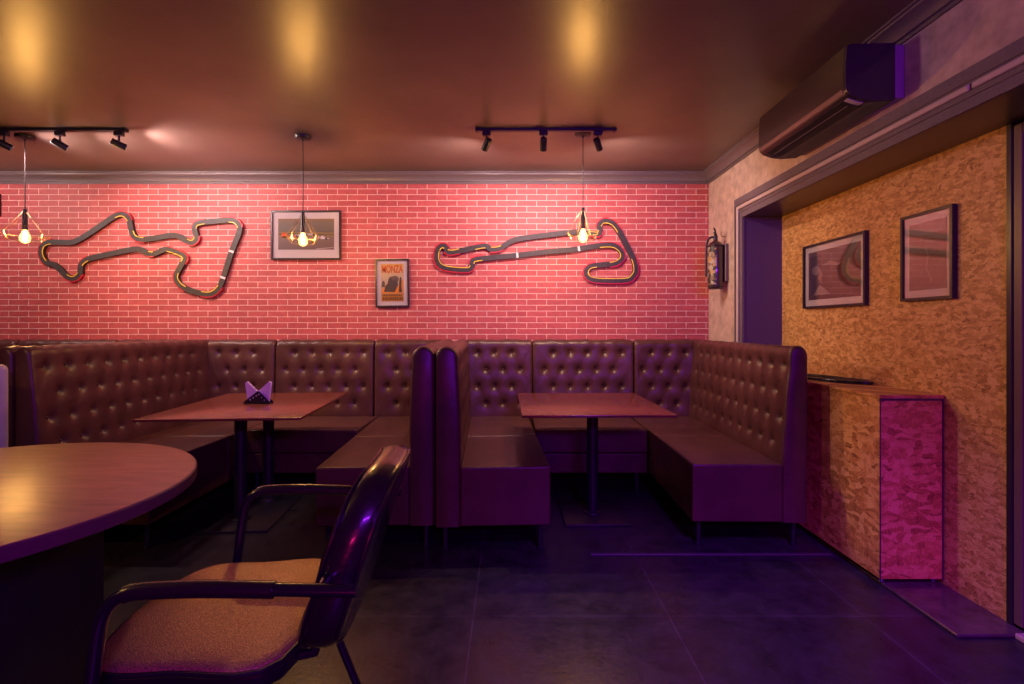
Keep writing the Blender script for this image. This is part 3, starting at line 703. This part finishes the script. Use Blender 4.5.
def art2(p):
    p.scale.z = 1.125; p.location.z = -.002
    t_ = text_mesh('MONZA', .052); xs = [v[0] for v in t_.v]; sx = .182 / (max(xs) - min(xs))
    t_.xf(Matrix.Translation((0, -.0122, .082)) @ Matrix.Diagonal((sx, 1, 1.55, 1)) @ UP).build('title_lettering', plain('ink_title_red', (.62, .10, .02), .6), p, smooth=0)
    # riders-and-car silhouette, road wedge, lower lettering block
    flat(p, 'orange_road', [(-.094, -.075), (-.094, -.055), (-.052, -.01), (-.03, .02), (.035, -.04), (.094, .035), (.094, -.075)], (.80, .26, .02))
    flat(p, 'dark_cloud', [(-.03, .045), (.0, .055), (.035, .058), (.058, .04), (.05, .01), (.02, .0), (-.02, .01)], (.16, .11, .10), -.0122)
    flat(p, 'dark_car', [(-.075, -.065), (-.06, -.02), (-.04, .0), (-.035, .03), (-.015, .045), (.0, .02), (.03, .03), (.05, -.01), (.035, -.04), (.02, -.068)], (.09, .06, .06), -.0126)
    flat(p, 'standing_figure', [(.056, -.07), (.058, -.01), (.062, .028), (.068, .048), (.077, .046), (.080, .02), (.078, -.02), (.084, -.07)], (.07, .05, .05), -.0126)
    flat(p, 'small_figure', [(-.094, -.03), (-.09, .01), (-.078, .022), (-.066, .008), (-.064, -.03)], (.13, .09, .08), -.0124)
    flat(p, 'lower_block', [(-.094, -.135), (-.094, -.08), (.094, -.08), (.094, -.135)], (.52, .20, .03))
    r_ = random.Random(3)
    for row, (za, zb) in enumerate(((-.098, -.085), (-.130, -.104))):
        x = -.086
        while x < .083:
            wd = r_.uniform(.008, .013); flat(p, 'worn_letter', [(x, za), (x + wd, za), (x + wd * .8, zb), (x + wd * .1, zb)], (.10, .045, .02), -.0124); x += wd + .004
w2, h2 = 33.6 * k_, 48 * k_
c2 = at(392.8, 283.2, BY)
picture('small black-framed orange poster titled MONZA on the brick wall', w2, h2, .04, (-.098, .098, -.140, .150), (c2.x, BY - .003, c2.z), 0,
        band_mat('poster_paper', [(0, (.60, .25, .05)), (.35, (.50, .35, .22)), (.6, (.55, .42, .32)), (.8, (.62, .45, .25)), (1, (.70, .40, .10))], z0=-.14, z1=.16), art2, tilt=R(-.6))
# sliver of another frame at the left edge
c0 = at(-20, 205, BY)
picture('small dark picture frame cut off by the left edge of the brick wall', 42.5 * k_, 22 * k_, .03, (-.13, .13, -.055, .055), (c0.x, BY - .003, c0.z), 0, band_mat('dim_print', [(0, (.1, .08, .08)), (1, (.3, .22, .2))]), lambda p: None)
# two on the strand board wall, facing -X (local -Y -> world -X)
def wallpos(pa, pb, ya0, ya1, yb0, yb1):
    da, db = (PX - .024) * F / (pa - VX), (PX - .024) * F / (pb - VX)
    zt = (EYE - (ya0 - VY) * da / F + EYE - (yb0 - VY) * db / F) / 2; zb = (EYE - (ya1 - VY) * da / F + EYE - (yb1 - VY) * db / F) / 2
    return (PX, (da + db) / 2, (zt + zb) / 2), da - db, zt - zb
(l3, w3, h3) = wallpos(802.5, 864.5, 247, 309, 230.5, 305)
(l4, w4, h4) = wallpos(900, 952, 217.5, 301, 204, 299)
print('FRAMES', l3, w3, h3, l4, w4, h4)
def art3(p):
    flat(p, 'dark_panel', [(-.235, -.125), (-.235, .13), (-.12, .13), (-.12, -.125)], (.05, .03, .045))
    flat(p, 'pale_helmet', [(-.17 + .045 * cos(q), .035 + .03 * sin(q)) for q in [2 * pi * k / 14 for k in range(14)]], (.20, .15, .18), -.0122)
    flat(p, 'pale_shoulder', [(-.20, -.125), (-.13, -.06), (-.06, -.10), (-.02, -.125)], (.30, .22, .22), -.0122)
    flat(p, 'face_shape', [(-.15, -.02), (-.125, .03), (-.10, .01), (-.115, -.05)], (.28, .16, .15), -.0122)
    flat(p, 'pale_streak', [(-.11, .06), (-.02, .085), (.05, .06), (.10, .065), (.05, .045), (-.03, .06)], (.28, .19, .18), -.0122)
picture('black-framed landscape picture on the strand-board wall, the one nearer the corner', w3, h3, .05, (-w3 / 2 + .05, w3 / 2 - .05, -h3 / 2 + .055, h3 / 2 - .05), l3, R(-90),
        band_mat('helmet_print', [(0, (.07, .03, .03)), (.5, (.09, .045, .04)), (1, (.14, .08, .075))]), art3, group='framed pictures on the strand-board wall')
def art4(p):  # pale shapes painted in place of glass reflections
    flat(p, 'painted_haze', [(-w4 / 2 + .046, .10), (w4 / 2 - .046, .105), (w4 / 2 - .046, h4 / 2 - .052), (-w4 / 2 + .046, h4 / 2 - .052)], (.24, .16, .165))
    flat(p, 'painted_reflection', [(-.005, .05), (.012, .0), (.002, -.06), (.035, -.12), (.025, -.13), (-.008, -.06), (.0, .0), (-.018, .05)], (.20, .12, .115))
picture('black-framed portrait picture on the strand-board wall, the one nearer the dark door', w4, h4, .05, (-w4 / 2 + .045, w4 / 2 - .045, -h4 / 2 + .05, h4 / 2 - .05), l4, R(-90),
        band_mat('faded_print', [(0, (.10, .04, .04)), (.5, (.12, .05, .05)), (.8, (.18, .10, .10)), (1, (.26, .17, .17))]), art4, group='framed pictures on the strand-board wall')

# ------------------------------------------------------------------ race circuit wall art
def circuit(label, cpts, sx, ox, oy, marks, cross):
    P = [at(ox + x / sx, oy + y / sx, BY - .03) for x, y in cpts]; P = catmull(P, 5, True); n = len(P)
    c0 = sum((p for p in P), Vector()) / n
    r = thing('circuit_wall_art', label, 'wall art', (c0.x, BY, c0.z), 0, 'race circuit outlines on the brick wall')
    Q = [Vector((p.x - c0.x, p.z - c0.z)) for p in P]
    area = sum(Q[i].x * Q[(i + 1) % n].y - Q[(i + 1) % n].x * Q[i].y for i in range(n)); sg = 1 if area > 0 else -1
    nr = []; cv = []
    for i in range(n):
        t = (Q[(i + 1) % n] - Q[i - 1]).normalized(); nr.append(Vector((-t.y, t.x)) * sg)     # points inward
        a = (Q[i] - Q[i - 2]); b = (Q[(i + 2) % n] - Q[i]); cv.append((a.angle_signed(b, 0) if a.length and b.length else 0) * sg * -1)
    sm = [sum(cv[(i + k) % n] for k in range(-4, 5)) / 9 for i in range(n)]
    def ribbon(off0, off1, y0, y1, idx, closed):
        vs = []; fs = []; m = len(idx)
        for i in idx:
            a = Q[i] + nr[i] * off0; b = Q[i] + nr[i] * off1
            vs += [(a.x, y0, a.y), (a.x, y1, a.y), (b.x, y1, b.y), (b.x, y0, b.y)]
        for k in range(m if closed else m - 1):
            j = (k + 1) % m
            for q in range(4): fs.append((k * 4 + q, k * 4 + (q + 1) % 4, j * 4 + (q + 1) % 4, j * 4 + q))
        if not closed: fs += [(0, 1, 2, 3), (m * 4 - 4, m * 4 - 3, m * 4 - 2, m * 4 - 1)]
        return MB().add(vs, fs)
    hw = .0225
    ribbon(-hw, hw, -.004, -.030, range(n), True).build('track_ribbon', M_TRACK, r, smooth=35)
    # kerbs: yellow on the inside of each bend, red on the outside
    run = []; runs = []
    for i in range(n + 1):
        if i < n and abs(sm[i]) > cross: run.append(i)
        elif run:
            if len(run) > 3: runs.append(run)
            run = []
    for run in runs:
        s = -1 if sum(sm[i] for i in run) < 0 else 1
        ribbon(s * (hw - .010), s * (hw - .003), -.030, -.033, run, False).build('yellow_kerb', M_YEL, r, smooth=0)
        ribbon(-s * (hw + .0), -s * (hw + .009), -.004, -.028, run, False).build('red_kerb', M_RED, r, smooth=0)
    for (mx, my) in marks:
        w = at(ox + mx / sx, oy + my / sx, BY - .03); q = Vector((w.x - c0.x, w.z - c0.z)); i = min(range(n), key=lambda i: (Q[i] - q).length)
        ribbon(-hw - .001, hw + .001, -.029, -.0335, [i, i + 1] if (Q[i] - Q[(i + 1) % n]).length < .03 else [i], False) if False else None
        t = Vector((nr[i].y, -nr[i].x)); a = Q[i]; mb = MB(); c4 = [a + t * .009 + nr[i] * hw, a - t * .009 + nr[i] * hw, a - t * .009 - nr[i] * hw, a + t * .009 - nr[i] * hw]
        mb.prism([(v.x, v.y) for v in c4], lambda a_, b_, h: (a_, h, b_), -.0302, -.0325).build('start_line', M_WHITE, r, smooth=0)
    return r
C1 = [(712, 415), (698, 455), (688, 480), (675, 520), (663, 558), (650, 588), (625, 606), (590, 603), (550, 590), (527, 570), (524, 548), (540, 518), (548, 497), (522, 482), (490, 474), (460, 486), (435, 484), (410, 473), (370, 478), (300, 493), (260, 503), (240, 520), (236, 545), (220, 560), (200, 556), (180, 537), (160, 520), (135, 512), (122, 490), (125, 465), (145, 453), (180, 453), (215, 452), (250, 435), (300, 402), (340, 375), (365, 370), (382, 384), (388, 410), (398, 435), (420, 444), (460, 440), (500, 433), (528, 434), (550, 446), (570, 453), (583, 440), (578, 412), (590, 396), (640, 390), (680, 387), (702, 393)]
circuit('dark race-circuit outline on the brick wall at the left, between two pendant lamps', C1, 2.974, 0, 90, [(688, 478), (664, 557)], .15)
C2 = [(267, 440), (265, 462), (275, 480), (300, 488), (348, 491), (361, 482), (365, 466), (400, 460), (485, 452), (560, 443), (640, 436), (700, 427), (745, 425), (768, 440), (771, 460), (752, 474), (715, 478), (685, 483), (674, 497), (681, 513), (710, 520), (780, 520), (800, 510), (809, 490), (802, 460), (782, 420), (764, 387), (745, 364), (722, 359), (710, 370), (712, 386), (700, 394), (650, 388), (580, 395), (490, 407), (462, 417), (438, 432), (412, 435), (398, 427), (360, 433), (308, 443), (293, 440), (287, 428), (275, 428)]
circuit('dark race-circuit outline on the brick wall at the right, behind the right pendant lamp', C2, 2.735, 340, 90, [(487, 452), (648, 434)], .09)

# ------------------------------------------------------------------ pendant lamps
def lamp(kind, loc, energy, col, **kw):
    l = bpy.data.lights.new(kind.lower() + '_light', kind); l.energy = energy; l.color = col
    for k, v in kw.items(): setattr(l, k, v)
    o = bpy.data.objects.new(kind.lower() + '_light', l); COL.objects.link(o); o.location = loc; return o
WARM = (1, .54, .16)
P_E = 27
def pendant_lamp(label, x, y, zb, rad=.112, energy=None):
    r = thing('pendant_lamp', label, 'lamp', (x, y, zb), R(17 * (x + 3)), 'wire cage pendant lamps')
    zt = CZ - zb
    MB().lathe([(.056, zt - .001), (.056, zt - .010), (.050, zt - .020), (.010, zt - .026), (.006, zt - .034)], n=28).build('ceiling_rose', M_BLK, r, smooth=40)
    MB().tube([(0, 0, zt - .03), (.001, 0, .30), (0, 0, .18)], .0030, 8).build('cord', M_CORD, r)
    MB().lathe([(.004, .190), (.011, .186), (.013, .150), (.015, .142), (.016, .062), (.017, .056), (.017, .040)], n=20).build('lamp_holder', M_BLK, r, smooth=40)
    s = rad / .112; cg = MB(); n = 8; top = [(0, 0, .142)]
    for k in range(n):
        a = 2 * pi * k / n; a2 = 2 * pi * (k + 1) / n
        A = (.013 * cos(a), .013 * sin(a), .165); Bp = (rad * cos(a), rad * sin(a), .012); Cp = (.074 * s * cos(a + pi / n), .074 * s * sin(a + pi / n), -.032)
        B2 = (rad * cos(a2), rad * sin(a2), .012); C0 = (.074 * s * cos(a - pi / n), .074 * s * sin(a - pi / n), -.032)
        for p, q in ((A, Bp), (Bp, B2), (Bp, Cp), (Bp, C0), (C0, Cp)): cg.tube([p, q], .0012, 5)
    cg.build('wire_cage', M_GOLD, r, smooth=60)
    b = MB().lathe([(.013, .046), (.014, .036), (.020, .020), (.028, .002), (.031, -.014), (.029, -.030), (.020, -.044), (.008, -.051), (.001, -.052)], n=24).build('bulb', M_BULB, r, smooth=60)
    f = MB()
    for k in range(5):
        a = 2 * pi * k / 5; f.tube([(.007 * cos(a), .007 * sin(a), .030), (.011 * cos(a + .3), .011 * sin(a + .3), -.030)], .0012, 5)
    f.build('filament', M_FIL, b)
    lt = lamp('POINT', (0, 0, -.005), energy if energy else P_E, WARM, shadow_soft_size=.012); lt.parent = b
    return r
pendant_lamp('wire-cage pendant lamp at the far left, beside the left circuit outline', (25 - VX) * 3.59 / F, 3.59, 1.835, .140)
pendant_lamp('wire-cage pendant lamp hanging in front of the racing-car print', (303 - VX) * 3.59 / F, 3.59, 1.815)
pendant_lamp('wire-cage pendant lamp hanging in front of the right circuit outline', (583 - VX) * 3.53 / F, 3.53, 1.830)

# ------------------------------------------------------------------ track spotlights
def track(label, x0, x1, y, heads, lab2):
    z = CZ
    r = thing('lighting_track', label, 'lighting track', ((x0 + x1) / 2, y, z), 0, 'ceiling lighting tracks')
    MB().box(x0, x1, y - .017, y + .017, z - .020, z, .002, 1).build('rail', M_BLK, r, world=True)
    for x in (x0, x1): MB().box(x - .012, x + .012, y - .020, y + .020, z - .023, z, .003, 1).build('end_cap', M_BLK, r, world=True)
    for i, (hx, dirv, lab, en) in enumerate(heads):
        h = thing('spotlight', lab, 'spotlight', (hx, y, z - .020), 0, lab2)
        MB().box(-.028, .028, -.016, .016, -.030, -.001, .003, 1).build('adapter', M_BLK, h)
        MB().tube([(0, 0, -.030), (0, 0, -.068)], .0065, 10).build('stem', M_BLK, h)
        d = Vector(dirv).normalized(); q = Vector((0, 0, 1)).rotation_difference(-d).to_matrix().to_4x4()
        T = Matrix.Translation((0, 0, -.088)) @ q
        MB().lathe([(.020, .044), (.0225, .040), (.0225, -.040), (.0200, -.040), (.0195, -.024), (.001, -.022)], n=24).xf(T).build('lamp_head', M_BLK, h, smooth=40)
        MB().lathe([(.001, -.0225), (.018, -.0225), (.018, -.026), (.001, -.026)], n=20).xf(T).build('lens', emis('spot_lens', (1, .85, .75), 6), h, smooth=40)
        lt = lamp('SPOT', (0, 0, 0), en, (1, .71, .66), shadow_soft_size=.016, spot_size=R(150), spot_blend=.55)
        lt.parent = h; lt.location = Vector((0, 0, -.088)) + d * .045; lt.rotation_euler = Vector((0, 0, -1)).rotation_difference(d).to_euler()
yT = 3.45
def hx(px): return (px - VX) * yT / F
S_E = 36
track('black three-lamp ceiling track above the right booth', hx(477), hx(614.5), yT,
      [(hx(486.5), (-.42, .75, -.62), 'black track spotlight on the right track, leftmost of three', S_E),
       (hx(543.5), (.0, .62, -.80), 'black track spotlight on the right track, middle one', S_E),
       (hx(598), (.42, .75, -.62), 'black track spotlight on the right track, beside the pendant cord', S_E)], 'spotlights on the right track')
track('black ceiling track above the left booth, cut off by the left edge', hx(-25), hx(125), yT,
      [(hx(4), (.70, .60, -.42), 'black track spotlight at the very left edge of the view', S_E),
       (hx(60), (.70, .60, -.50), 'black track spotlight on the left track, middle of the visible three', S_E),
       (hx(119), (.80, .58, -.35), 'black track spotlight on the left track, at its right end', S_E)], 'spotlights on the left track')

# ------------------------------------------------------------------ fire extinguisher
ex = thing('fire_extinguisher', 'dark fire extinguisher hung on the plaster wall beside the brick corner', 'fire extinguisher', (1.632, 4.11, 1.50))
MB().lathe([(.050, 0), (.056, .006), (.058, .02), (.058, .330), (.054, .355), (.038, .376), (.018, .386), (.018, .400)], n=32).build('cylinder', plain('dark_extinguisher_paint', (.050, .022, .026), .22, coat=.5), ex, smooth=40)
vs = []; fs = []; n = 16
for k in range(n + 1):
    a = pi * .62 + pi * .80 * k / n
    for z in (.035, .335): vs.append((.0592 * cos(a), .0592 * sin(a), z))
for k in range(n): fs.append((2 * k, 2 * k + 2, 2 * k + 3, 2 * k + 1))
ml, nt, b = nm('printed_label'); tc = N(nt, 'ShaderNodeTexCoord'); v = N(nt, 'ShaderNodeTexVoronoi', Scale=34.0, distance='CHEBYCHEV'); L(nt, tc.outputs['Object'], v.inputs['Vector'])
sp = N(nt, 'ShaderNodeSeparateColor'); L(nt, v.outputs['Color'], sp.inputs[0]); rr = N(nt, 'ShaderNodeValToRGB'); rr.color_ramp.interpolation = 'CONSTANT'
cr = rr.color_ramp; cr.elements[0].color = (.03, .02, .02, 1); cr.elements[1].position = .75; cr.elements[1].color = (.36, .28, .22, 1)
for q, c in ((.35, (.42, .22, .06)), (.55, (.16, .10, .07))): e = cr.elements.new(q); e.color = (*c, 1)
L(nt, sp.outputs[0], rr.inputs['Fac']); L(nt, rr.outputs['Color'], b.inputs['Base Color'])
MB().add(vs, fs).build('label', ml, ex, smooth=60)
MB().lathe([(.015, .398), (.017, .404), (.017, .425), (.012, .430), (.012, .445)], n=16).build('valve', M_BLK, ex, smooth=40)
MB().tube([(.0, 0, .440), (-.01, -.02, .462), (-.035, -.06, .476)], .0065, 8).build('handle', M_BLK, ex)
MB().tube([(.0, 0, .425), (-.015, -.025, .440), (-.04, -.07, .440)], .005, 8).build('trigger', M_BLK, ex)
MB().tube(catmull([(-.012, .0, .418), (-.045, .005, .410), (-.066, .01, .36), (-.070, .012, .25), (-.070, .012, .10)], 5), .008, 8).build('hose', M_BLK, ex, smooth=60)
MB().box(.060, .086, -.045, .045, .06, .36, .004, 1).build('wall_bracket', plain('purple_grey_bracket', (.12, .07, .10), .4), ex)
MB().tube([(.0606 * cos(2 * pi * k / 28), .0606 * sin(2 * pi * k / 28), .345) for k in range(28)], .004, 6, closed=True).build('strap', M_ACD, ex)
MB().tube([(.0606 * cos(2 * pi * k / 28), .0606 * sin(2 * pi * k / 28), .02) for k in range(28)], .004, 6, closed=True).build('strap', M_ACD, ex)
MB().tube([(.084, .02, .43), (.062, .02, .425), (.050, .02, .445), (.056, .02, .46)], .004, 6).build('wall_hook', M_GOLD, ex)

# ------------------------------------------------------------------ inferred and added light, sources unseen (behind / beside the camera)
def area(loc, target, energy, col, sx, sy):
    o = lamp('AREA', loc, energy, col, shape='RECTANGLE', size=sx, size_y=sy)
    d = Vector(target) - Vector(loc); o.rotation_euler = d.to_track_quat('-Z', 'Y').to_euler(); return o
area((.9, -1.6, 2.1), (.2, 3.0, .5), 72, (.30, .015, 1.0), 1.2, .15)      # violet LED bar
area((-.3, -1.8, .9), (1.9, 2.6, .4), 10, (1.0, .015, .26), .5, .2)        # magenta light, source out of view
o = lamp('SPOT', (.95, .55, 2.35), 330, (.26, .02, 1.0), shadow_soft_size=.04, spot_size=R(62), spot_blend=.8)     # added violet fill spot, unseen, to tint the right floor
o.rotation_euler = Vector((0, 0, -1)).rotation_difference((Vector((1.0, 1.75, 0)) - Vector((.95, .55, 2.35))).normalized()).to_euler()
lamp('POINT', (-2.6, 1.2, 1.90), 22, WARM, shadow_soft_size=.03)      # added warm point, standing in for unseen pendants
o = lamp('SPOT', (-4.55, 3.45, 2.40), S_E * 1.3, (1, .71, .66), shadow_soft_size=.02, spot_size=R(150), spot_blend=.6)     # added unseen spot, brightens the far left of the brick
o.rotation_euler = Vector((0, 0, -1)).rotation_difference(Vector((.1, .75, -.7)).normalized()).to_euler()
w = bpy.data.worlds.new('World'); sc.world = w; w.use_nodes = True
w.node_tree.nodes['Background'].inputs[0].default_value = (.5, .25, .4, 1); w.node_tree.nodes['Background'].inputs[1].default_value = .03

cam = bpy.data.cameras.new('camera'); co = bpy.data.objects.new('camera', cam); COL.objects.link(co); sc.camera = co
co.location = (0, 0, EYE); co.rotation_euler = (pi / 2, 0, 0)
cam.sensor_width = 36; cam.sensor_fit = 'HORIZONTAL'; cam.lens = F / 1024 * 36
cam.shift_x = (512 - VX) / 1024; cam.shift_y = -(342 - VY) / 1024; cam.clip_start = .05
sc.view_settings.view_transform = 'Standard'; sc.view_settings.look = 'None'; sc.view_settings.gamma = 1
sc.view_settings.exposure = 0; sc.view_settings.use_curve_mapping = False
